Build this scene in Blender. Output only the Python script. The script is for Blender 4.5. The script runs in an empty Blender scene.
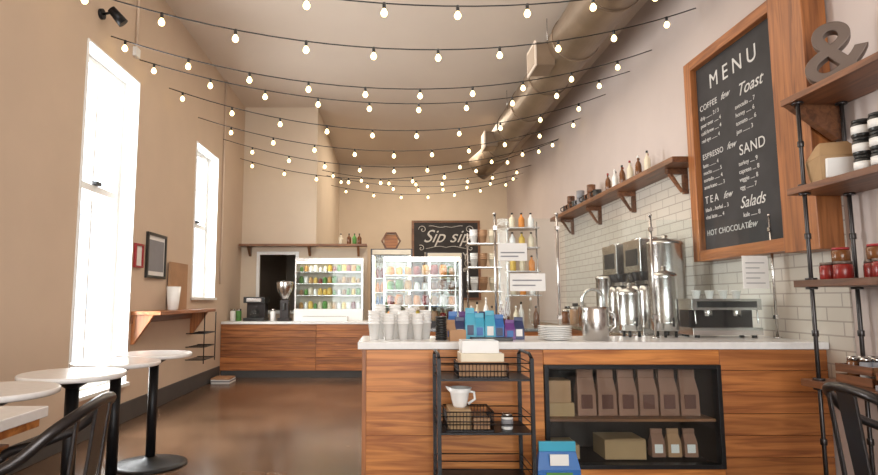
import bpy, bmesh, math, random
from mathutils import Vector, Matrix
random.seed(7)
scene=bpy.context.scene
try:
    scene.view_settings.view_transform='Standard'
    scene.view_settings.look='None'
except Exception: pass

# ------------------------------------------------------------ materials
def new_mat(name):
    m=bpy.data.materials.new(name); m.use_nodes=True
    nt=m.node_tree; b=nt.nodes['Principled BSDF']
    return m,nt,b
def plain(name,col,rough=.5,metal=0,var=.06,scale=6,emis=None,es=0,bump=0):
    m,nt,b=new_mat(name)
    n=nt.nodes.new('ShaderNodeTexNoise'); n.inputs['Scale'].default_value=scale; n.inputs['Detail'].default_value=4
    tc=nt.nodes.new('ShaderNodeTexCoord'); nt.links.new(tc.outputs['Object'],n.inputs['Vector'])
    r=nt.nodes.new('ShaderNodeValToRGB')
    r.color_ramp.elements[0].position=.3; r.color_ramp.elements[1].position=.7
    r.color_ramp.elements[0].color=(*[c*(1-var) for c in col],1)
    r.color_ramp.elements[1].color=(*[min(1,c*(1+var)) for c in col],1)
    nt.links.new(n.outputs['Fac'],r.inputs['Fac']); nt.links.new(r.outputs['Color'],b.inputs['Base Color'])
    b.inputs['Roughness'].default_value=rough; b.inputs['Metallic'].default_value=metal
    if emis: b.inputs['Emission Color'].default_value=(*emis,1); b.inputs['Emission Strength'].default_value=es
    if bump:
        bp=nt.nodes.new('ShaderNodeBump'); bp.inputs['Strength'].default_value=bump; bp.inputs['Distance'].default_value=.01
        nt.links.new(n.outputs['Fac'],bp.inputs['Height']); nt.links.new(bp.outputs['Normal'],b.inputs['Normal'])
    return m
def wood(name,c1,c2,axis='X',rough=.4,isl=.35):
    m,nt,b=new_mat(name)
    tc=nt.nodes.new('ShaderNodeTexCoord'); mp=nt.nodes.new('ShaderNodeMapping')
    sc={'X':(1.0,16,16),'Y':(16,1.0,16),'Z':(16,16,1.0)}[axis]
    mp.inputs['Scale'].default_value=sc
    nt.links.new(tc.outputs['Object'],mp.inputs['Vector'])
    geo=nt.nodes.new('ShaderNodeNewGeometry')
    add=nt.nodes.new('ShaderNodeVectorMath'); add.operation='ADD'
    sca=nt.nodes.new('ShaderNodeMath'); sca.operation='MULTIPLY'; sca.inputs[1].default_value=37
    nt.links.new(geo.outputs['Random Per Island'],sca.inputs[0])
    nt.links.new(mp.outputs['Vector'],add.inputs[0]); nt.links.new(sca.outputs[0],add.inputs[1])
    n=nt.nodes.new('ShaderNodeTexNoise'); n.inputs['Scale'].default_value=1.3; n.inputs['Detail'].default_value=8; n.inputs['Distortion'].default_value=1.1
    nt.links.new(add.outputs[0],n.inputs['Vector'])
    r=nt.nodes.new('ShaderNodeValToRGB'); r.color_ramp.elements[0].position=.34; r.color_ramp.elements[1].position=.62
    r.color_ramp.elements[0].color=(*c1,1); r.color_ramp.elements[1].color=(*c2,1)
    nt.links.new(n.outputs['Fac'],r.inputs['Fac'])
    hs=nt.nodes.new('ShaderNodeHueSaturation')
    mr=nt.nodes.new('ShaderNodeMapRange'); mr.inputs['To Min'].default_value=1-isl; mr.inputs['To Max'].default_value=1+isl*.6
    nt.links.new(geo.outputs['Random Per Island'],mr.inputs['Value']); nt.links.new(mr.outputs[0],hs.inputs['Value'])
    nt.links.new(r.outputs['Color'],hs.inputs['Color']); nt.links.new(hs.outputs['Color'],b.inputs['Base Color'])
    b.inputs['Roughness'].default_value=rough
    return m
def glass_mat(name,tint=(.95,.98,.98),lo=.03,hi=.5):
    m=bpy.data.materials.new(name); m.use_nodes=True; nt=m.node_tree; nt.nodes.clear()
    o=nt.nodes.new('ShaderNodeOutputMaterial'); t=nt.nodes.new('ShaderNodeBsdfTransparent'); g=nt.nodes.new('ShaderNodeBsdfGlossy')
    t.inputs['Color'].default_value=(*tint,1); g.inputs['Roughness'].default_value=.03
    f=nt.nodes.new('ShaderNodeLayerWeight'); f.inputs['Blend'].default_value=.5
    p=nt.nodes.new('ShaderNodeMath'); p.operation='POWER'; p.inputs[1].default_value=5
    a=nt.nodes.new('ShaderNodeMath'); a.operation='MULTIPLY_ADD'; a.inputs[1].default_value=hi; a.inputs[2].default_value=lo
    mx=nt.nodes.new('ShaderNodeMixShader')
    nt.links.new(f.outputs['Facing'],p.inputs[0]); nt.links.new(p.outputs[0],a.inputs[0])
    nt.links.new(a.outputs[0],mx.inputs[0]); nt.links.new(t.outputs[0],mx.inputs[1]); nt.links.new(g.outputs[0],mx.inputs[2]); nt.links.new(mx.outputs[0],o.inputs[0])
    return m
def brick_mat(name,c1,c2,mortar,w,h,ms,axes,rough,offset=.5,bump=.3,noise=0):
    m,nt,b=new_mat(name)
    tc=nt.nodes.new('ShaderNodeTexCoord'); sp=nt.nodes.new('ShaderNodeSeparateXYZ'); cb=nt.nodes.new('ShaderNodeCombineXYZ')
    nt.links.new(tc.outputs['Object'],sp.inputs[0])
    nt.links.new(sp.outputs[axes[0]],cb.inputs[0]); nt.links.new(sp.outputs[axes[1]],cb.inputs[1])
    br=nt.nodes.new('ShaderNodeTexBrick'); br.offset=offset
    br.inputs['Color1'].default_value=(*c1,1); br.inputs['Color2'].default_value=(*c2,1); br.inputs['Mortar'].default_value=(*mortar,1)
    br.inputs['Scale'].default_value=1; br.inputs['Mortar Size'].default_value=ms; br.inputs['Brick Width'].default_value=w; br.inputs['Row Height'].default_value=h
    br.inputs['Mortar Smooth'].default_value=.1
    nt.links.new(cb.outputs[0],br.inputs['Vector'])
    last=br.outputs['Color']
    if noise:
        n=nt.nodes.new('ShaderNodeTexNoise'); n.inputs['Scale'].default_value=1.3; n.inputs['Detail'].default_value=8
        nt.links.new(tc.outputs['Object'],n.inputs['Vector'])
        mr=nt.nodes.new('ShaderNodeMapRange'); mr.inputs['From Min'].default_value=.3; mr.inputs['From Max'].default_value=.7; mr.inputs['To Min'].default_value=1-noise; mr.inputs['To Max'].default_value=1+noise
        nt.links.new(n.outputs['Fac'],mr.inputs['Value'])
        hs=nt.nodes.new('ShaderNodeHueSaturation'); nt.links.new(mr.outputs[0],hs.inputs['Value']); nt.links.new(last,hs.inputs['Color']); last=hs.outputs['Color']
    nt.links.new(last,b.inputs['Base Color'])
    if bump:
        bp=nt.nodes.new('ShaderNodeBump'); bp.inputs['Strength'].default_value=bump; bp.inputs['Distance'].default_value=.004; bp.invert=True
        nt.links.new(br.outputs['Fac'],bp.inputs['Height']); nt.links.new(bp.outputs['Normal'],b.inputs['Normal'])
    b.inputs['Roughness'].default_value=rough
    return m

WALL_L=plain('wall_tan',(.62,.485,.37),.85,var=.03,scale=2)
WALL_R=plain('wall_mauve',(.57,.49,.46),.85,var=.03,scale=2)
WALL_B=plain('wall_cream',(.66,.55,.43),.85,var=.03,scale=2)
CEIL=plain('ceiling_paint',(.66,.57,.49),.9,var=.02,scale=1.5)
FLOOR=brick_mat('floor_tile',(.125,.07,.04),(.14,.08,.047),(.08,.045,.028),.9,.9,.006,(0,1),.2,offset=0,bump=.1,noise=.4)
TILE=brick_mat('subway_tile',(.60,.56,.50),(.64,.60,.54),(.42,.38,.34),.30,.10,.006,(1,2),.22)
WHITE=plain('white_paint',(.82,.82,.80),.5,var=.02)
QUARTZ=plain('white_quartz',(.80,.79,.78),.2,var=.04,scale=25)
W_ORANGE=wood('oak_orange',(.34,.10,.02),(.66,.26,.065),'X',isl=.12)
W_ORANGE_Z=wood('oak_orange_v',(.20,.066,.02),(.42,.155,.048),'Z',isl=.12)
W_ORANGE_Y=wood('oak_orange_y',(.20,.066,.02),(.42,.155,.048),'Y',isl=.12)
W_DARK=wood('oak_dark',(.22,.066,.018),(.47,.175,.05),'X',isl=.22)
W_SHELF=wood('walnut_shelf',(.10,.04,.02),(.22,.09,.04),'Y')
W_SHELFX=wood('walnut_shelf_x',(.13,.05,.022),(.27,.12,.05),'X')
BLACK=plain('black_metal',(.02,.02,.022),.4,.6)
GUN=plain('gunmetal',(.05,.045,.045),.3,.8)
BLACKP=plain('black_plastic',(.02,.02,.02),.35)
CHALK=plain('chalkboard',(.028,.026,.028),.7,var=.25,scale=5)
CHALKW=plain('chalk_white',(.62,.61,.59),.9)
STEEL=plain('steel',(.58,.565,.55),.24,1,var=.04)
DUCT=plain('duct_bronze',(.27,.205,.15),.42,.75,var=.16,scale=3)
PORC=plain('porcelain',(.85,.84,.82),.2,var=.01)
PAPER=plain('paper_white',(.82,.81,.79),.7,var=.02)
PRINT=plain('print_grey',(.25,.25,.27),.7)
KRAFT=plain('kraft',(.42,.24,.13),.75,var=.1)
KRAFT2=plain('kraft_pink',(.29,.15,.10),.7,var=.1)
LABEL=plain('bag_label',(.12,.045,.03),.7)
CARD=plain('cardboard',(.42,.27,.14),.8,var=.05)
BLUE=plain('packet_blue',(.02,.13,.40),.35)
TEAL=plain('packet_teal',(.05,.36,.52),.35)
NAVY=plain('packet_navy',(.02,.03,.10),.35)
PURP=plain('packet_purple',(.14,.04,.22),.35)
GREEN=plain('leaf_green',(.10,.28,.06),.6,var=.3)
RED=plain('red_jam',(.22,.018,.015),.25)
REDF=plain('red_frame',(.32,.02,.025),.4)
ORANGE=plain('orange_pkt',(.7,.25,.04),.4)
YELL=plain('yellow_pkt',(.75,.5,.1),.4)
BASE=plain('baseboard_grey',(.075,.072,.07),.5)
DARKIN=plain('dark_interior',(.035,.025,.02),.7)
GLASS=glass_mat('clear_glass')
GLASSW=glass_mat('window_glass',(.97,.99,1),.01,.15)
PASTRY=plain('pastry',(.55,.30,.10),.7,var=.3,scale=30)
BULB=plain('bulb_glow',(1,.85,.55),.4,emis=(1,.74,.34),es=6)
CASELAMP=plain('case_lamp',(1,.95,.85),.4,emis=(1,.82,.56),es=7)
LETTER=plain('letter_bronze',(.16,.12,.10),.45,.4)
SYRUP=plain('syrup_brown',(.16,.06,.02),.15)
CREAMB=plain('cream_bottle',(.75,.66,.50),.25)
BRICKISH=plain('pale_render',(.72,.75,.80),.8,var=.05,scale=3)
SKYG=plain('pale_pane',(.55,.66,.74),.3,var=.05)

# ------------------------------------------------------------ mesh builder
class M:
    def __init__(s,name): s.name=name; s.bm=bmesh.new(); s.mats=[]
    def mi(s,mat):
        if mat not in s.mats: s.mats.append(mat)
        return s.mats.index(mat)
    def hexa(s,b,t,mat):
        vs=[s.bm.verts.new(p) for p in list(b)+list(t)]; i=s.mi(mat)
        for f in ((3,2,1,0),(4,5,6,7),(0,1,5,4),(1,2,6,5),(2,3,7,6),(3,0,4,7)):
            fc=s.bm.faces.new([vs[k] for k in f]); fc.material_index=i
    def box(s,x0,x1,y0,y1,z0,z1,mat):
        s.hexa([(x0,y0,z0),(x1,y0,z0),(x1,y1,z0),(x0,y1,z0)],[(x0,y0,z1),(x1,y0,z1),(x1,y1,z1),(x0,y1,z1)],mat)
    def cyl(s,p0,p1,r0,mat,r1=None,seg=16,caps=True):
        if r1 is None: r1=r0
        p0=Vector(p0);p1=Vector(p1); d=(p1-p0).normalized()
        a=d.orthogonal().normalized(); b=d.cross(a); i=s.mi(mat)
        A=[];B=[]
        for k in range(seg):
            an=2*math.pi*k/seg; v=a*math.cos(an)+b*math.sin(an)
            A.append(s.bm.verts.new(p0+v*r0)); B.append(s.bm.verts.new(p1+v*r1))
        for k in range(seg):
            f=s.bm.faces.new([A[k],A[(k+1)%seg],B[(k+1)%seg],B[k]]); f.material_index=i; f.smooth=True
        if caps:
            f=s.bm.faces.new(A[::-1]); f.material_index=i
            f=s.bm.faces.new(B); f.material_index=i
    def lathe(s,c,prof,mat,seg=20,rot=None):
        i=s.mi(mat); rings=[]
        for r,z in prof:
            ring=[]
            for k in range(seg):
                an=2*math.pi*k/seg; v=Vector((max(r,.0004)*math.cos(an),max(r,.0004)*math.sin(an),z))
                if rot: v=rot@v
                ring.append(s.bm.verts.new(Vector(c)+v))
            rings.append(ring)
        for a,b in zip(rings,rings[1:]):
            for k in range(seg):
                f=s.bm.faces.new([a[k],a[(k+1)%seg],b[(k+1)%seg],b[k]]); f.material_index=i; f.smooth=True
        f=s.bm.faces.new(rings[0][::-1]); f.material_index=i
        f=s.bm.faces.new(rings[-1]); f.material_index=i
    def tube(s,pts,r,mat,seg=8,closed=False):
        pts=[Vector(p) for p in pts]; i=s.mi(mat); n=len(pts); rings=[]; a=None
        for j,p in enumerate(pts):
            if closed: d=(pts[(j+1)%n]-pts[j-1]).normalized()
            else: d=(pts[min(j+1,n-1)]-pts[max(j-1,0)]).normalized()
            if a is None: a=d.orthogonal().normalized()
            a=(a-d*a.dot(d)).normalized(); b=d.cross(a)
            rings.append([s.bm.verts.new(p+(a*math.cos(2*math.pi*k/seg)+b*math.sin(2*math.pi*k/seg))*r) for k in range(seg)])
        rr=list(zip(rings,rings[1:]))+([(rings[-1],rings[0])] if closed else [])
        for A,B in rr:
            for k in range(seg):
                f=s.bm.faces.new([A[k],A[(k+1)%seg],B[(k+1)%seg],B[k]]); f.material_index=i; f.smooth=True
        if not closed:
            f=s.bm.faces.new(rings[0][::-1]); f.material_index=i
            f=s.bm.faces.new(rings[-1]); f.material_index=i
    def bag(s,x,y,z,w,d,h,mat,lab=None,top=None):
        hw,hd=w/2,d/2; h1=h*.82
        s.hexa([(x-hw,y-hd,z),(x+hw,y-hd,z),(x+hw,y+hd,z),(x-hw,y+hd,z)],
               [(x-hw*.98,y-hd*.9,z+h*.5),(x+hw*.98,y-hd*.9,z+h*.5),(x+hw*.98,y+hd*.9,z+h*.5),(x-hw*.98,y+hd*.9,z+h*.5)],mat)
        s.hexa([(x-hw*.98,y-hd*.9,z+h*.5),(x+hw*.98,y-hd*.9,z+h*.5),(x+hw*.98,y+hd*.9,z+h*.5),(x-hw*.98,y+hd*.9,z+h*.5)],
               [(x-hw*.85,y-hd*.2,z+h1),(x+hw*.85,y-hd*.2,z+h1),(x+hw*.85,y+hd*.2,z+h1),(x-hw*.85,y+hd*.2,z+h1)],mat)
        s.box(x-hw*.85,x+hw*.85,y-hd*.22,y+hd*.22,z+h1,z+h,top or mat)
        if lab: s.box(x-hw*.6,x+hw*.6,y-hd*1.03,y-hd*.85,z+h*.15,z+h*.46,lab)
    def cupstack(s,x,y,z,n,r=.045,h=.12,mat=None):
        mat=mat or PORC
        prof=[(r*.68,0),(r,h),(r*1.07,h),(r*1.07,h+.008)]
        zz=h+.008
        for k in range(n-1):
            prof+=[(r*.98,zz),(r*1.0,zz+.014),(r*1.07,zz+.015),(r*1.07,zz+.023)]; zz+=.023
        prof+=[(r*.95,zz),(.001,zz-.004)]
        s.lathe((x,y,z),prof,mat,16)
        return zz
    def bottle(s,x,y,z,r,h,mat,cap=None):
        s.lathe((x,y,z),[(r*.9,0),(r,h*.03),(r,h*.58),(r*.75,h*.68),(r*.32,h*.78),(r*.3,h*.9)],mat,12)
        s.lathe((x,y,z),[(r*.36,h*.9),(r*.36,h),(r*.1,h)],cap or BLACKP,12)
    def done(s,bevel=0,loc=None,rot=0):
        me=bpy.data.meshes.new(s.name); 
        bmesh.ops.recalc_face_normals(s.bm,faces=s.bm.faces[:])
        s.bm.to_mesh(me); s.bm.free()
        for m in s.mats: me.materials.append(m)
        o=bpy.data.objects.new(s.name,me); scene.collection.objects.link(o)
        if loc: o.location=loc
        o.rotation_euler[2]=rot
        if bevel:
            b=o.modifiers.new('bevel','BEVEL'); b.width=bevel; b.segments=2; b.limit_method='ANGLE'; b.angle_limit=math.radians(40)
        return o
RX_RIGHT=Matrix(((0,0,-1),(-1,0,0),(0,1,0)))   # readable when looking toward +X
RX_FRONT=Matrix(((1,0,0),(0,0,-1),(0,1,0)))    # readable when looking toward +Y
def text(body,loc,size,mat,parent,rot,ext=.001,align='CENTER',shear=0,name='lettering',bevel=0,sp=1):
    c=bpy.data.curves.new(name,'FONT'); c.body=body; c.size=size; c.extrude=ext; c.align_x=align; c.shear=shear; c.bevel_depth=bevel; c.space_character=sp
    c.materials.append(mat); o=bpy.data.objects.new(name,c); scene.collection.objects.link(o)
    o.rotation_euler=rot.to_euler(); o.location=loc
    if parent: o.parent=parent
    return o

XL,XR,YB,YF,ZC=-2.75,3.15,15.4,-4.0,4.89
COLY=10.7; COLX=-1.37
# ------------------------------------------------------------ shell
m=M('floor'); m.box(XL-.3,XR+.2,YF-.2,YB+.2,-.1,0,FLOOR); m.done()
m=M('ceiling'); m.box(XL-.3,XR+.2,YF-.2,YB+.2,ZC,ZC+.1,CEIL); m.done()
W1=(5.05,6.15,.37,3.62); W2=(8.05,9.1,1.25,3.5)
m=M('wall_left'); t=.3
def seg(y0,y1,z0,z1): m.box(XL-t,XL,y0,y1,z0,z1,WALL_L)
seg(YF,W1[0],0,ZC); seg(W1[0],W1[1],0,W1[2]); seg(W1[0],W1[1],W1[3],ZC); seg(W1[1],W2[0],0,ZC)
seg(W2[0],W2[1],0,W2[2]); seg(W2[0],W2[1],W2[3],ZC); seg(W2[1],YB,0,ZC); m.done()
m=M('wall_right'); m.box(XR,XR+.2,YF,YB,0,ZC,WALL_R); m.done()
m=M('wall_back'); m.box(XL-.3,XR+.2,YB,YB+.2,0,ZC,WALL_B); m.done()
m=M('wall_front')  # unseen wall behind the camera; its wide opening is added to admit light
m.box(XL-.3,-2.4,YF-.2,YF,0,ZC,WALL_L); m.box(2.8,XR+.2,YF-.2,YF,0,ZC,WALL_L)
m.box(-2.4,2.8,YF-.2,YF,0,.4,WALL_L); m.box(-2.4,2.8,YF-.2,YF,4.2,ZC,WALL_L); m.done()
m=M('added_front_window')  # unseen glazing behind the camera, added to let light into the room
for x in (-2.4,-.7,1.05,2.74): m.box(x,x+.06,YF-.12,YF-.05,.4,4.2,BLACK)
for z in (.4,2.9,4.14): m.box(-2.4,2.8,YF-.12,YF-.05,z,z+.06,BLACK)
m.box(-2.38,2.78,YF-.09,YF-.08,.42,4.18,GLASSW); m.done()
m=M('wall_kitchen')
m.box(XL,-2.42,COLY,COLY+.15,0,ZC,WALL_B); m.box(-1.72,COLX,COLY,COLY+.15,0,ZC,WALL_B)
m.box(-2.42,-1.72,COLY,COLY+.15,0,1.02,WALL_B); m.box(-2.42,-1.72,COLY,COLY+.15,2.1,ZC,WALL_B)
m.box(COLX-.15,COLX,COLY+.15,YB,0,ZC,WALL_B)
m.done()
m=M('trim_1')
for x0,x1,z0,z1 in ((-2.46,-2.40,1.0,2.14),(-1.74,-1.68,1.0,2.14),(-2.40,-1.74,2.08,2.14),(-2.40,-1.74,1.0,1.06)): m.box(x0,x1,COLY-.025,COLY,z0,z1,WHITE)
m.done(.005)
m=M('wall_partition'); m.box(COLX,-.42,COLY,COLY+.12,0,2.2,WALL_B); m.done()
m=M('baseboard_left'); m.box(XL,XL+.025,YF,9.45,0,.2,BASE); m.done(.005)
m=M('baseboard_back'); m.box(COLX,XR,YB-.02,YB,0,.2,BASE); m.done(.005)
m=M('trim_2') # subway tile splash
m.box(XR-.012,XR,3.98,10.7,.6,2.78,TILE); m.done()

def window(name,w,mid,bars):
    y0,y1,z0,z1=w; m=M(name); xo=XL-.22
    m.box(XL-.29,XL+.015,y0,y0+.02,z0,z1,WHITE); m.box(XL-.29,XL+.015,y1-.02,y1,z0,z1,WHITE)
    m.box(XL-.29,XL+.015,y0+.02,y1-.02,z1-.02,z1,WHITE); m.box(XL-.29,XL+.05,y0,y1,z0,z0+.035,WHITE)
    a,b=y0+.02,y1-.02; c,d=z0+.035,z1-.02; f=.07
    m.box(xo,xo+.07,a,a+f,c,d,WHITE); m.box(xo,xo+.07,b-f,b,c,d,WHITE)
    m.box(xo,xo+.07,a+f,b-f,c,c+f,WHITE); m.box(xo,xo+.07,a+f,b-f,d-f,d,WHITE)
    for z in mid: m.box(xo-.01,xo+.08,a+f,b-f,z-.035,z+.035,WHITE)
    for z in bars: m.box(xo+.02,xo+.05,a+f,b-f,z-.012,z+.012,WHITE)
    ym=(a+b)/2
    m.box(xo+.015,xo+.055,ym-.015,ym+.015,c+f,d-f,WHITE)
    m.box(xo+.03,xo+.036,a+f,b-f,c+f,d-f,GLASSW)
    m.box(xo+.07,xo+.12,ym-.05,ym+.05,mid[0]+.035,mid[0]+.07,BLACK)
    m.done(.004)
window('window_1',W1,[2.33],[]); window('window_2',W2,[2.35],[1.8,2.9])

m=M('neighbour_building')
m.box(-9,-8.5,5,30,-.11,3.6,BRICKISH)
for k in range(7):
    m.box(-8.52,-8.45,6+k*3.2,7.4+k*3.2,.9,2.7,WHITE); m.box(-8.46,-8.44,6.1+k*3.2,7.3+k*3.2,1.0,2.6,SKYG)
m.box(-9.05,-8.4,4.95,30.05,3.6,3.75,WHITE)
m.done()
m=M('ground_outside'); m.box(-40,40,-40,50,-.14,-.11,BRICKISH); m.done()

# ------------------------------------------------------------ back counter
m=M('back_counter')
x0,x1,y0,y1=XL+.005,.3,9.5,10.35
m.box(x0,x1,y0+.08,y1,0,.12,BASE)
m.box(x0,x1,y0+.05,y1,.12,.86,DARKIN)
for k in range(7):
    z=.12+k*.106; 
    m.box(x0,-1.2,y0+.02,y0+.05,z,z+.103,W_DARK); m.box(-1.197,x1,y0+.02,y0+.05,z,z+.103,W_DARK)
m.box(x0,x1+.02,y0,y1+.01,.86,.9,QUARTZ)
m.done(.003)
# ------------------------------------------------------------ front counter
CX0,CX1,CY0,CY1=-.2,XR-.015,4.2,4.95
NX0,NX1,NZ0,NZ1=1.10,2.36,.07,.79
m=M('service_counter')
yb=CY0+.05
m.box(CX0+.03,NX0,yb,CY1-.03,.0,.9,DARKIN); m.box(NX1,CX1,yb,CY1-.03,0,.9,DARKIN)
m.box(NX0,NX1,yb,CY1-.03,NZ1,.9,DARKIN); m.box(NX0,NX1,yb,CY1-.03,0,NZ0,DARKIN); m.box(NX0,NX1,CY1-.1,CY1-.03,NZ0,NZ1,DARKIN)
for (a,b) in ((CX0+.03,.35),(.353,NX0-.003)):
    for z0,z1 in ((0,.2985),(.30,.5985),(.60,.895)): m.box(a,b,yb-.022,yb,z0,z1,W_ORANGE)
m.box(CX0,CX0+.03,yb-.03,CY1-.03,0,.9,W_ORANGE_Z)
for k in range(6):
    z=k*.15; zt=min(z+.147,.895)
    m.box(NX1+.003,CX1,yb-.022,yb,z,zt,W_DARK)
m.box(NX0,NX1,yb-.022,yb,NZ1,.895,W_ORANGE); m.box(NX0,NX1,yb-.022,yb,0,NZ0,W_ORANGE)
for a,b,c,d in ((NX0,NX0+.03,NZ0,NZ1),(NX1-.03,NX1,NZ0,NZ1),(NX0+.03,NX1-.03,NZ1-.03,NZ1),(NX0+.03,NX1-.03,NZ0,NZ0+.03)): m.box(a,b,yb-.04,yb+.03,c,d,BLACK)
m.box(NX0+.03,NX1-.03,yb+.01,CY1-.1,.385,.405,W_SHELFX)
m.box(NX0+.03,NX1-.03,yb-.012,yb-.006,NZ0+.03,NZ1-.03,GLASS)
m.box(CX0-.03,CX1,CY0,CY1,.9,.95,QUARTZ)
m.done(.002)
m=M('coffee_bag')
for k in range(6): m.bag(1.45+k*.152,4.42,.405,.14,.1,.33,KRAFT2,LABEL)
for k in range(5): m.bag(1.52+k*.15,4.60,.405,.13,.1,.31,KRAFT,None)
m.done(.004)
m=M('cardboard_box')
m.box(1.15,1.35,4.35,4.55,.405,.50,CARD); m.box(1.16,1.33,4.36,4.54,.50,.66,KRAFT)
m.box(1.56,1.86,4.35,4.6,.10,.24,CARD); m.box(1.16,1.38,4.36,4.6,.10,.2,CARD)
m.hexa([(1.56,4.35,.24),(1.86,4.35,.24),(1.86,4.36,.24),(1.56,4.36,.24)],[(1.6,4.27,.26),(1.82,4.27,.26),(1.82,4.28,.265),(1.6,4.28,.265)],CARD)
m.done(.003)
m=M('paper_bag')
for x in (1.98,2.1,2.22): m.bag(x,4.45,.10,.1,.08,.2,KRAFT2 if x!=2.1 else KRAFT,PAPER)
m.done(.003)

# ------------------------------------------------------------ round tables
def rtable(x,y,H=.84,r=.28):
    m=M('round_cafe_table')
    m.lathe((0,0,0),[(.27,0),(.27,.012),(.22,.022),(.06,.05),(.03,.07)],BLACK,36)
    m.cyl((0,0,.05),(0,0,H-.05),.036,BLACK,seg=20)
    m.lathe((0,0,0),[(.03,H-.09),(.11,H-.04),(.12,H-.03)],BLACK,24)
    m.lathe((0,0,0),[(r-.012,H-.03),(r,H-.024),(r,H-.005),(r-.006,H)],QUARTZ,48)
    m.done(loc=(x,y,0))
for x,y in ((-1.83,4.58),(-1.84,3.97),(-1.80,3.36),(-1.84,2.74)): rtable(x,y)
m=M('square_cafe_table')
m.box(-2.3,-1.33,1.55,2.32,.80,.84,QUARTZ); m.box(-2.28,-1.35,1.57,2.30,.765,.80,W_ORANGE)
m.box(-2.2,-1.45,1.65,2.22,.72,.765,W_DARK)
for x in (-2.22,-1.47):
    for y in (1.65,2.16): m.box(x,x+.06,y,y+.06,0,.72,W_DARK)
m.done(.004)

# ------------------------------------------------------------ metal chairs (facing local -X)
def chair(x,y,rot):
    m=M('metal_armchair'); S=.5
    sh=[(-.2,-.19),(.19,-.17),(.19,.17),(-.2,.19)]
    m.hexa([(a,b,S-.03) for a,b in sh],[(a*1.03,b*1.03,S) for a,b in sh],GUN)
    m.hexa([(a*.8,b*.8,S) for a,b in sh],[(a*.75,b*.75,S+.006) for a,b in sh],GUN)
    for a,b in sh:
        ex,ey=a*1.28,b*1.22
        m.hexa([(ex-.015,ey-.015,0),(ex+.015,ey-.015,0),(ex+.015,ey+.015,0),(ex-.015,ey+.015,0)],
               [(a-.028,b-.028,S-.03),(a+.028,b-.028,S-.03),(a+.028,b+.028,S-.03),(a-.028,b+.028,S-.03)],GUN)
    m.tube([(-.22,-.21,.22),(.2,-.19,.22)],.009,GUN); m.tube([(-.22,.21,.22),(.2,.19,.22)],.009,GUN)
    pts=[]
    ctrl=[(-.19,-.205,S-.01),(-.20,-.235,.60),(-.17,-.25,.69),(-.05,-.25,.725),(.08,-.245,.78),(.17,-.215,.86),(.225,-.13,.905),(.24,0,.92),
          (.225,.13,.905),(.17,.215,.86),(.08,.245,.78),(-.05,.25,.725),(-.17,.25,.69),(-.20,.235,.60),(-.19,.205,S-.01)]
    P=[Vector(p) for p in ctrl]
    for i in range(len(P)-1):
        p0=P[max(i-1,0)];p1=P[i];p2=P[i+1];p3=P[min(i+2,len(P)-1)]
        for k in range(5):
            t=k/5; pts.append(.5*((2*p1)+(-p0+p2)*t+(2*p0-5*p1+4*p2-p3)*t*t+(-p0+3*p1-3*p2+p3)*t**3))
    pts.append(P[-1]); m.tube(pts,.018,GUN,10)
    for b0,b1 in ((-.045,.045),):
        m.hexa([(.18,b0,S-.02),(.19,b0,S-.02),(.19,b1,S-.02),(.18,b1,S-.02)],[(.232,b0*1.2,.91),(.244,b0*1.2,.91),(.244,b1*1.2,.91),(.232,b1*1.2,.91)],GUN)
    for sg in (-1,1):
        m.hexa([(.17,sg*.14-.012,S-.02),(.18,sg*.14-.012,S-.02),(.18,sg*.14+.012,S-.02),(.17,sg*.14+.012,S-.02)],[(.212,sg*.15-.012,.895),(.222,sg*.15-.012,.895),(.222,sg*.15+.012,.895),(.212,sg*.15+.012,.895)],GUN)
    m.done(.003,(x,y,0),rot)
chair(-1.20,1.96,math.radians(8)); chair(1.95,2.2,math.radians(172))

# ------------------------------------------------------------ wall bar (left)
m=M('wall_bar_shelf')
m.box(XL,XL+.32,6.2,8.15,1.09,1.13,W_ORANGE_Y)
for y in (6.22,8.05):
    m.hexa([(XL,y,.78),(XL+.03,y,.78),(XL+.03,y+.05,.78),(XL,y+.05,.78)],[(XL,y,1.09),(XL+.24,y,1.09),(XL+.24,y+.05,1.09),(XL,y+.05,1.09)],W_ORANGE_Z)
m.box(XL,XL+.02,6.2,8.15,1.0,1.09,W_SHELF)
m.done(.004)
m=M('wire_rack')
for z in (.45,.62,.8):
    m.tube([(XL+.005,7.9,z),(XL+.25,7.9,z),(XL+.25,8.4,z),(XL+.005,8.4,z)],.007,BLACK,6)
    for k in range(6): m.tube([(XL+.005,7.95+k*.08,z),(XL+.25,7.95+k*.08,z)],.003,BLACK,5)
for y in (7.9,8.4): m.tube([(XL+.25,y,.4),(XL+.25,y,1.08)],.008,BLACK,6)
m.done()
m=M('magazine_stack')
for k in range(4): m.box(XL+.06,XL+.34,8.9-k*.01,9.25-k*.01,.0+k*.02,.018+k*.02,(PAPER,PRINT,PAPER,KRAFT)[k])
m.done()
m=M('white_vase'); m.lathe((XL+.15,7.0,1.13),[(.05,0),(.06,.01),(.085,.28),(.08,.28),(.055,.02)],PORC,24); m.done()
m=M('sketch_board'); m.box(XL+.02,XL+.05,7.15,7.75,1.13,1.72,KRAFT); m.done()
def frame(name,y0,y1,z0,z1,fm,inner,fw=.03):
    m=M(name)
    m.box(XL,XL+.03,y0,y0+fw,z0,z1,fm); m.box(XL,XL+.03,y1-fw,y1,z0,z1,fm); m.box(XL,XL+.03,y0+fw,y1-fw,z0,z0+fw,fm); m.box(XL,XL+.03,y0+fw,y1-fw,z1-fw,z1,fm)
    m.box(XL,XL+.012,y0+fw,y1-fw,z0+fw,z1-fw,PAPER); g=.05
    m.box(XL+.012,XL+.015,y0+fw+g*.5,y1-fw-g*.5,z0+fw+g,z1-fw-g,inner); return m.done()
frame('framed_certificate',6.2,6.4,1.6,1.86,REDF,PAPER,.02)
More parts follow.
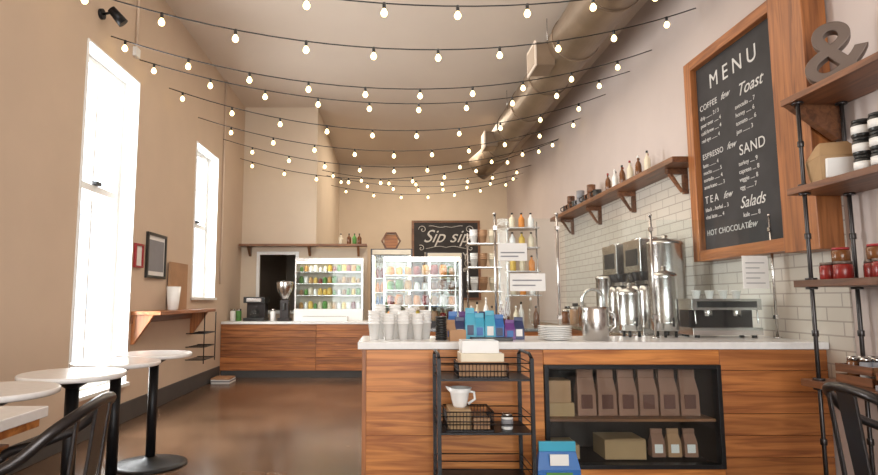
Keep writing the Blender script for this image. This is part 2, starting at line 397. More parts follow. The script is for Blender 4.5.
frame('framed_picture',6.5,7.05,1.5,2.02,BLACKP,PRINT)
m=M('wall_spotlight'); m.cyl((XL,5.25,3.95),(XL+.03,5.25,3.95),.05,BLACK); m.tube([(XL+.03,5.25,3.95),(XL+.12,5.25,3.97)],.012,BLACK); m.cyl((XL+.10,5.25,4.0),(XL+.2,5.3,3.88),.04,BLACK,.05); m.done()
m=M('conduit_pipe'); m.tube([(XL+.02,9.35,1.5),(XL+.02,9.35,ZC)],.018,WALL_L); m.done()
m=M('conduit_pipe'); m.tube([(XL+.02,6.0,3.95),(XL+.02,6.0,ZC)],.015,WALL_L); m.box(XL,XL+.04,5.95,6.05,3.85,3.95,WHITE); m.done()

# ------------------------------------------------------------ duct
m=M('ventilation_duct')
dx,dz,dr=2.35,4.55,.30
m.cyl((dx,-3.9,dz),(dx,12.6,dz),dr,DUCT,seg=36)
y=-3
while y<12.5:
    m.cyl((dx,y,dz),(dx,y+.05,dz),dr+.012,DUCT,seg=36); y+=1.25
pts=[(dx,12.6,dz),(dx,12.9,dz-.03),(dx-.12,13.2,dz-.12),(dx-.3,13.35,dz-.25)]
m.tube(pts,dr,DUCT,28)
for y in (7.4,11.4):
    m.box(dx-.46,dx-.22,y-.2,y+.2,dz-.28,dz+.02,DUCT); m.box(dx-.48,dx-.46,y-.22,y+.22,dz-.30,dz+.04,CEIL)
    m.box(dx-.485,dx-.48,y-.18,y+.18,dz-.26,dz,DUCT)
for y in (2,4.6,7.2,9.8,12.2):
    m.tube([(dx-.31,y,dz),(dx-.31,y,ZC)],.006,STEEL,5); m.tube([(dx+.31,y,dz),(dx+.31,y,ZC)],.006,STEEL,5)
m.done()

# ------------------------------------------------------------ string lights
def strands(ys):
    m=M('string_lights')
    for yl in ys:
        xl,zl=(XL+.01,3.87)
        if yl>10.65: xl=COLX+.01
        A=Vector((xl,yl,zl+random.uniform(-.05,.05))); Bp=Vector((XR-.02,min(yl+1.2,14),4.22)); sag=random.uniform(.46,.56)*(1 if yl<10.6 else .6)
        if yl<10.6 and yl>9.35: Bp.y=yl+.15
        def P(u):
            p=A.lerp(Bp,u); p.z-=4*sag*u*(1-u); return p
        m.tube([P(k/24) for k in range(25)],.006,BLACKP,5)
        n=int((Bp-A).length/.58); off=random.uniform(.2,.8)
        for k in range(n):
            p=P((k+off)/n)
            m.cyl(p+Vector((0,0,.005)),p-Vector((0,0,.045)),.014,BLACKP,seg=8)
            m.lathe(p,[(.010,-.042),(.017,-.055),(.027,-.074),(.027,-.088),(.017,-.104),(.004,-.11)],BULB,10)
    m.done()
strands((3.75,4.45,5.45,6.1,6.95,8.05,9.3,10.4)); strands((11.4,12.2,13.2))

# ------------------------------------------------------------ menu board (right wall)
m=M('menu_board')
BY0,BY1,BZ0,BZ1=3.98,5.70,1.62,3.62
xf=XR-.16; PW=.36
m.box(xf,XR-.012,BY1-.12,BY1,BZ0,BZ1,W_ORANGE_Z); m.box(xf-.03,XR-.012,BY0,BY0+PW,BZ0-.02,BZ1+.3,W_ORANGE_Z)
m.box(xf,XR-.012,BY0+PW,BY1-.12,BZ1-.10,BZ1,W_ORANGE_Y); m.box(xf,XR-.012,BY0+PW,BY1-.12,BZ0,BZ0+.10,W_ORANGE_Y)
m.box(xf+.06,XR-.012,BY0+PW,BY1-.12,BZ0+.10,BZ1-.10,CHALK)
mb=m.done(.004)
tx=xf+.057
ya=BY1-.165; yr=5.03; yc=(BY0+PW+BY1-.12)/2+.03
def T(b,y,z,s,al='LEFT',sh=0,sp=1): text(b,(tx,y,z),s,CHALKW,mb,RX_RIGHT,align=al,shear=sh,sp=sp)
T('M E N U',yc,3.25,.2,'CENTER')
T('COFFEE',ya,3.08,.08,sp=1.1); T('few',yr+.15,3.08,.09,sh=.5)
for k,l in enumerate(('drip ......... 2 / 3','pour over ...... 4','cold brew ...... 4','red eye ........ 4')): T(l,ya,2.99-k*.075,.053)
T('ESPRESSO',ya,2.60,.075,sp=1.1); T('few',yr+.1,2.60,.09,sh=.5)
for k,l in enumerate(('latte .......... 4','mocha .......... 5','cortado ........ 4','americano ...... 3')): T(l,ya,2.52-k*.07,.052)
T('TEA',ya,2.17,.1,sp=1.5); T('few',yr+.2,2.17,.09,sh=.5)
for k,l in enumerate(('black .. herbal ... 3','chai latte ..... 4')): T(l,ya,2.09-k*.07,.052)
T('HOT CHOCOLATE',ya,1.86,.075,sp=1.1); T('few',yr-.12,1.86,.09,sh=.5)
T('Toast',yr-.1,3.02,.15,sh=.4)
for k,l in enumerate(('avocado ... 7','honey ...... 6','tomato ..... 6','jam ........ 3')): T(l,yr-.06,2.92-k*.075,.055)
T('SAND',yr-.08,2.5,.13,sp=1.05)
for k,l in enumerate(('turkey ..... 9','caprese .... 8','veggie ..... 8','egg ........ 7')): T(l,yr-.06,2.41-k*.07,.055)
T('Salads',yr-.04,2.04,.14,sh=.4)
for k,l in enumerate(('kale ....... 8',)): T(l,yr-.08,1.96-k*.07,.055)

# ------------------------------------------------------------ bottle shelf on right wall
m=M('wall_shelf')
m.box(2.84,XR-.012,5.72,10.2,2.63,2.69,W_SHELF)
for y in (6.0,7.3,8.5,9.8):
    m.box(2.92,XR-.012,y,y+.05,2.57,2.63,W_SHELF); m.box(XR-.06,XR-.012,y,y+.05,2.36,2.57,W_SHELF)
    m.hexa([(XR-.08,y,2.38),(XR-.06,y,2.38),(XR-.06,y+.05,2.38),(XR-.08,y+.05,2.38)],[(2.94,y,2.57),(2.98,y,2.57),(2.98,y+.05,2.57),(2.94,y+.05,2.57)],W_SHELF)
m.done(.004)
m=M('syrup_bottles')
cols=[CREAMB,GLASS,SYRUP,PORC,CREAMB,GLASS,SYRUP,CREAMB,PORC,GLASS,SYRUP,CREAMB]
for k,c in enumerate(cols): m.bottle(2.94+.06*(k%2),6.5+k*.12,2.69,.036,.26,c,(BLACKP,REDF,PORC)[k%3])
m.done()
m=M('ceramic_mugs')
for k in range(7):
    c=(BLACKP,W_SHELF,GUN,PRINT)[k%4]; y=8.2+k*.24
    m.lathe((2.97,y,2.69),[(.045,0),(.06,.01),(.062,.13),(.055,.13),(.05,.02)],c,16)
    m.tube([(2.91,y,2.69+.03),(2.87,y,2.69+.05),(2.87,y,2.69+.09),(2.91,y,2.69+.11)],.008,c,6)
    if k%2: m.lathe((2.97,y,2.82),[(.045,0),(.06,.01),(.062,.12),(.055,.12),(.05,.02)],c,16)
m.done()

# ------------------------------------------------------------ pipe shelving (right)
m=M('pipe_shelving_unit')
sx0,sx1,sy0,sy1=2.74,XR-.01,2.7,3.95
for z in (.73,1.38,2.01,2.64): m.box(sx0,sx1,sy0,sy1,z-.045,z,W_SHELF)
for y in (sy0+.12,sy1-.1):
    for x in (sx0+.05,sx1-.05):
        for z0,z1 in ((0,.685),(.73,1.335),(1.38,1.965),(2.01,2.595)):
            m.cyl((x,y,z0),(x,y,z1),.013,GUN,seg=12)
            m.cyl((x,y,z0),(x,y,z0+.015),.035,GUN,seg=14); m.cyl((x,y,z1-.015),(x,y,z1),.035,GUN,seg=14)
            zc=(z0+z1)/2; m.cyl((x,y,zc-.02),(x,y,zc+.02),.02,GUN,seg=12)
m.hexa([(sx1-.06,sy1-.06,2.35),(sx1,sy1-.06,2.35),(sx1,sy1,2.35),(sx1-.06,sy1,2.35)],[(sx0+.02,sy1-.06,2.595),(sx1,sy1-.06,2.595),(sx1,sy1,2.595),(sx0+.02,sy1,2.595)],W_SHELF)
m.done(.003)
amp=text('&',(2.88,3.60,2.655),.56,LETTER,None,RX_RIGHT,ext=.04,name='ampersand_sign',bevel=.006)
amp.rotation_euler=(Matrix.Rotation(math.radians(50),3,'Z')@RX_RIGHT).to_euler()
def jar(m,x,y,z,r,h,body,lid,lab=None):
    m.lathe((x,y,z),[(r*.92,0),(r,h*.05),(r,h*.78),(r*.85,h*.84)],body,18)
    m.lathe((x,y,z),[(r*.92,h*.84),(r*.92,h),(r*.1,h)],lid,18)
    if lab: m.lathe((x,y,z),[(r*1.01,h*.2),(r*1.02,h*.2),(r*1.02,h*.65),(r*1.01,h*.65)],lab,18)
m=M('canister_stack')
for lv in range(3):
    for y,x in ((3.44,2.87),(3.30,2.86),(3.15,2.87)):
        jar(m,x,y,2.01+lv*.11,.052,.108,BLACKP,BLACKP,PAPER)
m.done()
m=M('gift_box')
m.hexa([(2.78,3.67,2.01),(2.99,3.59,2.01),(3.04,3.77,2.01),(2.84,3.85,2.01)],[(2.76,3.65,2.17),(3.0,3.57,2.17),(3.06,3.79,2.17),(2.82,3.87,2.17)],CARD)
m.hexa([(2.76,3.65,2.17),(3.0,3.57,2.17),(3.06,3.79,2.17),(2.82,3.87,2.17)],[(2.81,3.71,2.27),(2.95,3.65,2.27),(2.98,3.74,2.27),(2.85,3.80,2.27)],CARD)
m.hexa([(2.795,3.645,2.03),(2.965,3.58,2.03),(2.965,3.59,2.03),(2.795,3.66,2.03)],[(2.785,3.62,2.15),(2.97,3.55,2.15),(2.97,3.57,2.15),(2.785,3.64,2.15)],PAPER)
m.done(.004)
m=M('jam_jars')
for x,y in ((2.83,3.74),(2.96,3.78),(2.82,3.61),(2.91,3.48),(2.84,3.34),(3.02,3.62)):
    jar(m,x,y,1.38,.052,.11,RED,LETTER,None)
for x,y in ((2.86,3.67),(2.88,3.42)): jar(m,x,y,1.49,.05,.09,SYRUP,REDF)
m.done()
m=M('wooden_crate')
for z in (.735,.80): 
    m.box(2.86,3.06,3.50,3.515,z,z+.05,W_SHELFX); m.box(2.86,3.06,3.765,3.78,z,z+.05,W_SHELFX)
    m.box(2.85,2.865,3.50,3.78,z,z+.05,W_SHELF); m.box(3.06,3.075,3.50,3.78,z,z+.05,W_SHELF)
m.box(2.86,3.07,3.51,3.77,.73,.74,W_SHELF)
for k in range(3): jar(m,2.90+.065*k,3.60,.74,.03,.16,PRINT,STEEL,PAPER); jar(m,2.90+.065*k,3.70,.74,.03,.16,SYRUP,STEEL)
m.done()
m=M('book_stack')
m.box(2.8,3.05,3.05,3.42,.73,.76,PRINT); m.box(2.82,3.04,3.08,3.41,.76,.79,KRAFT); m.box(2.8,3.03,3.1,3.41,.79,.83,W_SHELF)
m.done(.002)

# ------------------------------------------------------------ display rack in front of counter
m=M('metal_display_rack')
rx0,rx1,ry0,ry1=.31,.90,3.75,4.12
for x in (rx0,rx1):
    for y in (ry0,ry1): m.box(x-.012,x+.012,y-.012,y+.012,0,.88,BLACK)
    m.tube([(x,ry0,.88),(x,ry0+.06,.905),(x,ry1-.06,.905),(x,ry1,.88)],.011,BLACK)
for z in (.10,.42,.75):
    m.box(rx0,rx1,ry0,ry1,z-.012,z,BLACK)
    for h in (.05,.1): 
        m.tube([(rx0,ry0,z+h),(rx1,ry0,z+h),(rx1,ry1,z+h),(rx0,ry1,z+h)],.004,BLACK,6,closed=True)
m.done()
def basket(x0,x1,y0,y1,z,h):
    m=M('wire_basket')
    m.box(x0,x1,y0,y1,z,z+.006,GUN)
    for zz in (z+.01,z+h*.5,z+h):
        m.tube([(x0,y0,zz),(x1,y0,zz),(x1,y1,zz),(x0,y1,zz)],.004,GUN,6,closed=True)
    n=14
    for k in range(n+1):
        x=x0+(x1-x0)*k/n
        m.tube([(x,y0,z),(x,y0,z+h)],.0022,GUN,5); m.tube([(x,y1,z),(x,y1,z+h)],.0022,GUN,5)
    for k in range(8):
        y=y0+(y1-y0)*k/8
        m.tube([(x0,y,z),(x0,y,z+h)],.0022,GUN,5); m.tube([(x1,y,z),(x1,y,z+h)],.0022,GUN,5)
    m.done()
basket(.36,.66,3.79,4.06,.42,.12); basket(.44,.76,3.79,4.06,.75,.09)
m=M('white_gift_boxes')
m.box(.45,.75,3.81,4.04,.758,.85,KRAFT); m.box(.46,.74,3.82,4.03,.85,.905,CREAMB); m.box(.47,.71,3.83,4.02,.905,.985,PORC); m.done(.004)
m=M('kraft_boxes'); m.box(.38,.52,3.81,4.04,.428,.55,CARD); m.box(.53,.64,3.81,4.04,.428,.50,KRAFT); m.done(.003)
m=M('white_pitcher')
c=(.46,3.92,.55)
m.lathe(c,[(.038,0),(.045,.01),(.055,.05),(.062,.09),(.08,.125),(.072,.125),(.052,.09),(.04,.02)],PORC,24)
m.hexa([(.38,3.905,.66),(.405,3.895,.64),(.405,3.945,.64),(.38,3.935,.66)],[(.365,3.915,.685),(.41,3.89,.675),(.41,3.95,.675),(.365,3.925,.685)],PORC)
m.tube([(.52,3.92,.65),(.555,3.92,.645),(.56,3.92,.60),(.515,3.92,.57)],.009,PORC,8); m.done()
m=M('white_jar'); jar(m,.76,3.87,.42,.038,.10,PORC,STEEL,PRINT); m.done()
m=M('snack_bag'); m.bag(1.08,3.88,.0,.28,.1,.34,BLUE,GREEN,TEAL); m.box(1.02,1.14,3.826,3.83,.2,.27,PAPER); m.done(.005)

# ------------------------------------------------------------ things on the front counter
Z=.95
m=M('paper_cup_stacks')
for x,y,n in ((-.12,4.45,5),(-.01,4.45,4),(.10,4.45,5),(.21,4.45,4),(-.08,4.62,7),(.04,4.62,7),(.16,4.62,6),(.28,4.62,5)):
    m.cupstack(x,y,Z,n,.045,.12,PORC)
m.done()
m=M('snack_packets')
mats=[KRAFT,NAVY,TEAL,TEAL,TEAL,BLUE,PURP,NAVY]
for k,c in enumerate(mats): m.bag(.46+k*.075,4.47+(k%2)*.03,Z,.08,.06,.15+.02*(k%3)+(.05 if k in (2,3,4) else 0),c,(BLUE,PAPER,NAVY)[k%3])
for k,c in enumerate((BLUE,PURP,BLUE,NAVY)): m.bag(.50+k*.08,4.65,Z,.08,.06,.21,c,PAPER)
m.box(.44,.56,4.32,4.4,Z,Z+.08,KRAFT); m.box(.60,.9,4.3,4.41,Z,Z+.025,BLACKP)
m.done(.002)
m=M('cup_lids_tower')
for k in range(10): m.lathe((.385,4.42,Z+k*.018),[(.04,0),(.045,.008),(.04,.016)],BLACKP,16)
m.done()
m=M('saucer_stack')
for k in range(8): m.lathe((1.25,4.45,Z+k*.013),[(.06,0),(.125,.012),(.125,.016),(.05,.012)],PORC,28)
m.done()
m=M('steel_pitcher')
m.lathe((1.56,4.45,Z),[(.085,0),(.095,.01),(.098,.19),(.09,.22),(.10,.25),(.092,.25)],STEEL,28)
m.tube([(1.65,4.45,Z+.22),(1.71,4.45,Z+.2),(1.71,4.45,Z+.1),(1.655,4.45,Z+.06)],.01,STEEL,8); m.done()
m=M('tap_faucet')
pts=[(1.78,4.86,Z)]+[(1.78,4.86,Z+.3)]+[(1.78-.09*(1-math.cos(a)),4.86,Z+.3+.09*math.sin(a)) for a in [math.pi*k/8 for k in range(1,9)]]+[(1.60,4.86,Z+.22)]
m.tube(pts,.014,STEEL,10); m.cyl((1.78,4.86,Z),(1.78,4.86,Z+.03),.03,STEEL); m.tube([(1.78,4.86,Z+.08),(1.85,4.84,Z+.1)],.008,STEEL); m.done()
def guard(x0,x1,y,z1,posts):
    m=M('glass_sneeze_guard')
    for x in posts:
        m.cyl((x,y,Z),(x,y,z1),.010,STEEL,seg=14); m.cyl((x,y,Z),(x,y,Z+.012),.03,STEEL,seg=18); m.lathe((x,y,z1),[(.013,0),(.015,.012),(.006,.022)],STEEL,14)
        for zz in (Z+.15,z1-.12): m.box(x-.015,x+.015,y-.015,y+.015,zz,zz+.03,STEEL)
    m.box(x0+.02,x1-.02,y-.005,y+.005,Z+.06,z1-.03,GLASS)
    return m
m=guard(.84,1.34,4.62,1.93,(.84,1.34))
m.box(.86,1.09,4.60,4.612,1.56,1.70,PAPER); m.box(.88,1.07,4.597,4.60,1.62,1.63,PRINT); m.box(.88,1.02,4.597,4.60,1.59,1.60,PRINT)
m.box(.95,1.23,4.60,4.612,1.32,1.46,PAPER); m.box(.97,1.2,4.597,4.60,1.40,1.41,PRINT); m.box(.97,1.15,4.597,4.60,1.36,1.37,PRINT)
m.done()
guard(1.38,2.09,4.62,1.92,(2.09,)).done()
m=guard(2.12,3.05,4.62,1.92,(3.05,))
m.box(2.80,3.0,4.60,4.612,1.34,1.60,PAPER)
for k in range(5): m.box(2.82,2.97-(k%2)*.04,4.597,4.60,1.38+k*.04,1.386+k*.04,PRINT)
m.done()
m=M('espresso_machine')
x0,x1,y0,y1=2.42,2.98,4.68,4.93
m.box(x0,x1,y0,y1,Z+.02,Z+.08,STEEL); m.box(x0+.02,x1-.02,y0+.1,y1,Z+.08,Z+.22,GUN)
m.box(x0,x1,y0,y1,Z+.22,Z+.31,STEEL); m.box(x0+.04,x1-.04,y0-.004,y0,Z+.24,Z+.29,BLACKP)
for x in (x0+.15,x0+.38): m.cyl((x,y0+.05,Z+.17),(x,y0+.05,Z+.22),.035,STEEL); m.tube([(x,y0+.05,Z+.18),(x,y0-.03,Z+.17)],.012,BLACKP)
for x in (x0+.03,x1-.03): m.tube([(x,y0+.02,Z+.22),(x,y0+.01,Z+.11)],.006,STEEL)
for x in (x0+.05,x1-.05):
    for y in (y0+.04,y1-.04): m.cyl((x,y,Z),(x,y,Z+.02),.02,BLACKP)
for k in range(4): m.cupstack(x0+.1+k*.11,y0+.12,Z+.31,1,.035,.06,PORC)
m.done(.004)
def urn(x,y,z,r,h):
    m=M('steel_coffee_urn')
    for a in (0,2.1,4.2): m.cyl((x+r*.8*math.cos(a),y+r*.8*math.sin(a),z),(x+r*.8*math.cos(a),y+r*.8*math.sin(a),z+.05),.012,BLACKP)
    m.lathe((x,y,z+.05),[(r*.95,0),(r,.01),(r,h*.1),(r*1.03,h*.11),(r*1.03,h*.13),(r,h*.14),(r,h-.14),(r*1.04,h-.13),(r*1.04,h-.11),(r*.9,h-.09),(r*.3,h-.07),(r*.15,h-.06),(r*.2,h-.04),(r*.1,h-.03)],STEEL,32)
    m.cyl((x,y-r*.9,z+.12),(x,y-r-.04,z+.12),.014,STEEL); m.cyl((x,y-r-.035,z+.09),(x,y-r-.035,z+.16),.009,BLACKP)
    m.done()
urn(2.26,4.80,Z,.10,.56); urn(1.98,4.82,Z,.085,.42)

m=M('back_bar_counter')
m.box(2.5,XR-.015,5.6,10.2,0,.86,W_ORANGE_Y); m.box(2.46,XR-.014,5.58,10.22,.86,.9,STEEL); m.done(.003)
def brewer(x,y,s=1):
    m=M('coffee_brewer'); z=.9
    m.box(x-.2,x+.2,y-.22,y+.22,z,z+.06,STEEL); m.box(x+.02,x+.2,y-.2,y+.2,z+.06,z+.65,STEEL)
    m.box(x-.2,x+.2,y-.22,y+.22,z+.65,z+1.0,STEEL); m.box(x-.206,x-.2,y-.15,y+.15,z+.72,z+.9,BLACKP)
    for dy in (-.1,.1):
        m.lathe((x-.1,y+dy,z+.06),[(.08,0),(.085,.01),(.085,.38),(.06,.44),(.03,.46)],STEEL,20)
        m.tube([(x-.18,y+dy,z+.14),(x-.22,y+dy,z+.13),(x-.22,y+dy,z+.1)],.01,BLACKP)
        m.cyl((x-.1,y+dy,z+.56),(x-.1,y+dy,z+.65),.05,BLACKP,.075)
    m.cyl((x,y,z+1.0),(x,y,z+1.02),.18,STEEL)
    m.done(.006)
brewer(2.85,6.35); brewer(2.85,7.0)
urn(2.76,5.80,.9,.17,.98); urn(2.83,7.55,.9,.15,.7)
m=M('storage_jars')
for k in range(8): jar(m,2.75+.1*(k%2),7.95+k*.2,.9,.06,.2+.05*(k%3),(KRAFT,GLASS,SYRUP,CREAMB)[k%4],(STEEL,BLACKP)[k%2])
m.done()

# prep island behind counter
m=M('prep_island'); m.box(-.1,1.9,6.9,7.6,0,.88,W_ORANGE); m.box(-.13,1.93,6.87,7.63,.88,.92,STEEL); m.done(.003)
m=M('pastry_display_case')
x0,x1,y0,y1,z=-.08,.85,7.0,7.5,.92
m.box(x0,x1,y0,y1,z,z+.08,GUN); m.box(x0,x1,y0,y1,z+.82,z+.85,STEEL)
for x in (x0,x1-.02):
    for y in (y0,y1-.02): m.box(x,x+.02,y,y+.02,z+.08,z+.82,STEEL)
m.box(x0+.02,x1-.02,y0+.005,y0+.01,z+.08,z+.82,GLASS)
for zz in (z+.26,z+.44,z+.62): m.box(x0+.02,x1-.02,y0+.03,y1-.03,zz,zz+.012,STEEL)
m.box(x0+.03,x1-.03,y0+.03,y0+.06,z+.8,z+.82,CASELAMP)
for zi,zz in enumerate((z+.08,z+.272,z+.452,z+.632)):
    for k in range(8):
        for r_ in (0,1):
            s_=.9+.45*random.random(); mm=random.choice((PASTRY,KRAFT,PORC,YELL,GREEN,RED,PASTRY,ORANGE,SYRUP))
            m.lathe((x0+.09+k*.107,y0+.14+r_*.16,zz),[(.03*s_,0),(.04*s_,.02*s_),(.04*s_,.06*s_),(.03*s_,.095*s_),(.005,.1*s_)],mm,12)
m.done(.002)
m=M('condiment_bottles')
for k in range(10): m.bottle(.98+k*.09,7.05+.12*(k%2),.92,.035,.26+.05*(k%3),(SYRUP,CREAMB,PORC,GLASS,SYRUP)[k%5],(PORC,BLACKP)[k%2])
m.done()
m=M('cup_tower_rack')
m.box(.98,1.4,7.25,7.5,.92,.95,STEEL)
for x in (.99,1.39): m.tube([(x,7.38,.95),(x,7.38,2.1)],.012,STEEL)
for zz in (1.35,1.65,1.95):
    m.box(.98,1.4,7.27,7.49,zz,zz+.015,STEEL)
    for k in range(3): m.cupstack(1.07+k*.12,7.38,zz+.015,4,.05,.1,(PORC,KRAFT,CREAMB)[k])
m.done()
m=M('bottle_tower_rack')
for x in (1.5,1.88):
    m.tube([(x,7.4,.92),(x,7.4,2.25)],.012,STEEL)
for zz in (1.3,1.6,1.9,2.15):
    m.box(1.49,1.89,7.27,7.53,zz,zz+.015,STEEL)
    for k in range(3): m.bottle(1.57+k*.12,7.4,zz+.015,.04,.2,(YELL,CREAMB,ORANGE,PORC)[(k+int(zz*10))%4])
m.done()

# ------------------------------------------------------------ coolers
def cooler(x0,x1,y0,y1,h):
    m=M('glass_door_cooler')
    m.box(x0,x1,y1-.03,y1,0,h,CREAMB); m.box(x0,x0+.04,y0+.03,y1-.03,0,h,GUN); m.box(x1-.04,x1,y0+.03,y1-.03,0,h,GUN)
    m.box(x0+.04,x1-.04,y0+.03,y1-.03,h-.12,h,GUN); m.box(x0+.04,x1-.04,y0+.03,y1-.03,0,.25,GUN)
    m.box(x0+.03,x1-.03,y0+.0,y0+.03,h-.11,h-.02,CREAMB)
    m.box(x0+.06,x0+.08,y0+.05,y0+.07,.3,h-.14,CASELAMP); m.box(x1-.08,x1-.06,y0+.05,y0+.07,.3,h-.14,CASELAMP)
    for a,b in ((x0+.03,x0+.06),(x1-.06,x1-.03)): m.box(a,b,y0,y0+.03,.2,h-.12,STEEL)
    m.box(x0+.06,x1-.06,y0+.01,y0+.015,.25,h-.12,GLASS)
    cs=[GREEN,ORANGE,PORC,RED,YELL,CREAMB,BLUE]
    for i in range(7):
        z=.3+i*.27
        if z>h-.4: break
        m.box(x0+.04,x1-.04,y0+.1,y1-.03,z,z+.012,STEEL)
        n=int((x1-x0-.2)/.08)
        for k in range(n): m.bottle(x0+.13+k*.08,y0+.2,z+.012,.036,.22,cs[(k//2+i*2)%7],PORC)
    m.done(.003)
cooler(-.36,.42,10.75,11.4,2.2); cooler(.68,1.38,10.9,11.55,2.15)
m=M('hexagon_shelf')
c=Vector((.02,11.0,2.2+.165)); R=.19
for k in range(6):
    a0=math.pi/3*k; a1=math.pi/3*(k+1)
    o0=Vector((math.cos(a0),0,math.sin(a0))); o1=Vector((math.cos(a1),0,math.sin(a1)))
    q=[c+o0*R,c+o1*R,c+o1*(R-.03),c+o0*(R-.03)]
    m.hexa([v+Vector((0,-.07,0)) for v in q],[v+Vector((0,.07,0)) for v in q],W_SHELFX)
m.box(c.x-.13,c.x+.13,c.y+.04,c.y+.06,c.z-.13,c.z+.13,W_ORANGE)
m.done()

m=M('kitchen_wall_shelf')
m.box(XL+.02,-.42,10.42,10.7,2.22,2.26,W_SHELFX)
for x in (-2.6,-1.5,-.6):
    m.hexa([(x,10.66,2.05),(x+.04,10.66,2.05),(x+.04,10.7,2.05),(x,10.7,2.05)],[(x,10.46,2.22),(x+.04,10.46,2.22),(x+.04,10.7,2.22),(x,10.7,2.22)],W_SHELFX)
m.done(.003)
m=M('shelf_bottles')
for x,c in ((-.75,SYRUP),(-.65,GREEN),(-.56,SYRUP),(-.9,CREAMB)): m.bottle(x,10.56,2.26,.04,.2,c)
m.done()
m=M('refrigerated_display')
x0,x1,y0,y1,z=-1.62,-.46,9.85,10.33,.9
m.box(x0,x1,y0,y1,z,z+.2,PORC); m.box(x0,x1,y0+.05,y1,z+1.0,z+1.06,STEEL); m.box(x0,x1,y1-.02,y1,z+.2,z+1.0,CREAMB)
for x in (x0,x1-.025): m.box(x,x+.025,y0+.05,y1-.02,z+.2,z+1.0,STEEL)
m.box(x0+.03,x1-.03,y0+.02,y0+.03,z+.2,z+1.0,GLASS)
m.box(x0+.03,x1-.03,y0+.06,y0+.09,z+.975,z+1.0,CASELAMP)
for zz in (z+.42,z+.62,z+.82): m.box(x0+.03,x1-.03,y0+.08,y1-.02,zz,zz+.012,STEEL)
for zz in (z+.2,z+.432,z+.632,z+.832):
    for k in range(13):
        s_=.7+.4*random.random(); mm=random.choice((GREEN,GREEN,PASTRY,PORC,CREAMB,YELL,RED,KRAFT))
        m.lathe((x0+.09+k*.082,y0+.2,zz),[(.035*s_,0),(.042*s_,.02),(.04*s_,.09*s_),(.025*s_,.12*s_),(.005,.125*s_)],mm,10)
m.done()
m=M('espresso_grinder')
x=-1.78
m.box(x-.1,x+.1,9.75,10.0,.9,.95,GUN); m.box(x-.07,x+.07,9.82,9.98,.95,1.25,GUN); m.lathe((x,9.9,1.25),[(.06,0),(.14,.18),(.15,.3),(.1,.32)],STEEL,18)
m.cyl((x,9.79,1.08),(x,9.82,1.2),.03,BLACKP)
m.done(.003)
m=M('coffee_machine')
m.box(-2.45,-2.1,9.75,10.15,.9,.95,BLACKP); m.box(-2.43,-2.12,9.92,10.15,.95,1.2,GUN); m.box(-2.45,-2.1,9.75,10.15,1.2,1.3,BLACKP)
m.lathe((-2.28,9.84,.95),[(.06,0),(.08,.05),(.075,.12),(.05,.15)],GLASS,16); m.box(-2.4,-2.15,9.745,9.75,1.22,1.28,STEEL); m.done(.004)
m=M('kitchen_containers')
for x,c in ((-2.66,PORC),(-2.56,GREEN),(-1.98,PORC)): jar(m,x,9.9,.9,.045,.2,c,STEEL)
m.done()
m=M('sink_tray'); m.box(-1.45,-.7,9.58,9.8,.9,.98,PORC); m.box(-1.42,-.73,9.6,9.78,.98,.985,STEEL); m.done(.004)

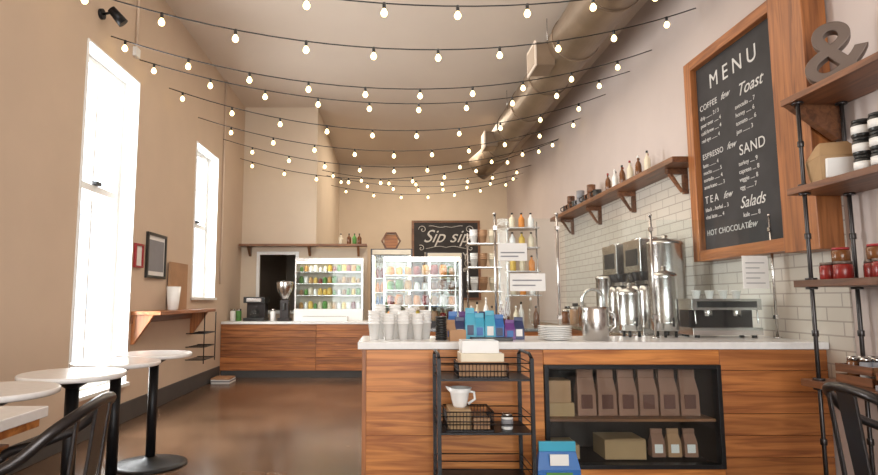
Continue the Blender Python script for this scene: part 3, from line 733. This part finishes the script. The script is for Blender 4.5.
m=M('chalkboard_sign')
x0,x1,z0,z1=.58,2.40,1.25,3.36
m.box(x0+.06,x1-.06,YB-.03,YB,z0+.06,z1-.06,CHALK)
for a,b,c,d in ((x0,x0+.06,z0,z1),(x1-.06,x1,z0,z1),(x0+.06,x1-.06,z0,z0+.06),(x0+.06,x1-.06,z1-.06,z1)): m.box(a,b,YB-.05,YB,c,d,W_SHELFX)
yy=YB-.034; xc=(x0+x1)/2
def swirl(cx,cz,r,turns,dirn,ph):
    m.tube([(cx+dirn*r*(1-k/30)*math.cos(ph+turns*2*math.pi*k/30),yy,cz+r*(1-k/30)*math.sin(ph+turns*2*math.pi*k/30)) for k in range(29)],.009,CHALKW,5)
for dirn in (-1,1):
    swirl(xc+dirn*.62,3.12,.11,1.4,dirn,0); swirl(xc+dirn*.66,2.62,.09,1.3,dirn,1); swirl(xc+dirn*.6,2.2,.12,1.4,dirn,2)
    m.tube([(xc+dirn*k*.05,yy,3.2-.02*math.sin(k*.6)) for k in range(10)],.008,CHALKW,5)
    m.tube([(xc+dirn*k*.06,yy,2.64+.03*math.sin(k*.5)) for k in range(10)],.008,CHALKW,5)
cb=m.done()
text('Sip sip',(xc,YB-.032,2.78),.48,CHALKW,cb,RX_FRONT,shear=.45)
text('HOORAY',(xc,YB-.032,2.32),.28,CHALKW,cb,RX_FRONT)
text('good coffee',(xc,YB-.032,2.0),.22,CHALKW,cb,RX_FRONT,shear=.3)

# ------------------------------------------------------------ camera
cam=bpy.data.cameras.new('camera'); co=bpy.data.objects.new('camera',cam); scene.collection.objects.link(co)
cam.sensor_width=36; cam.sensor_fit='HORIZONTAL'; cam.lens=580/878*36; cam.shift_x=49/878; cam.clip_end=200
co.location=(0,0,1.25); co.rotation_euler=(math.radians(90+6.15),0,0)
scene.camera=co

# ------------------------------------------------------------ lights
w=bpy.data.worlds.new('sky'); scene.world=w; w.use_nodes=True
bg=w.node_tree.nodes['Background']; bg.inputs[0].default_value=(.95,.97,1,1); bg.inputs[1].default_value=3.0
def area(name,loc,rot,sx,sy,e,col=(1,1,1)):
    l=bpy.data.lights.new(name,'AREA'); l.shape='RECTANGLE'; l.size=sx; l.size_y=sy; l.energy=e; l.color=col
    o=bpy.data.objects.new(name,l); scene.collection.objects.link(o); o.location=loc; o.rotation_euler=rot; return o
area('daylight_window_1',(XL-.5,5.6,2.0),(0,math.radians(-90),0),3.2,1.1,230,(1,.97,.93))
area('daylight_window_2',(XL-.5,8.57,2.4),(0,math.radians(-90),0),2.2,1.0,130,(1,.97,.93))
area('added_front_fill',(.2,YF-.4,2.3),(math.radians(90),0,0),5.2,3.8,430,(1,.94,.87))  # added fill shining in through the made-up opening behind the camera
area('added_ceiling_fill',(.5,6.5,ZC-.06),(0,0,0),2.5,6,90,(1,.88,.74))  # added soft fill below the ceiling, no fixture there
area('added_back_fill',(.8,12.6,ZC-.06),(0,0,0),2.5,2.5,125,(1,.86,.68))  # added warm fill for the back area, no fixture there
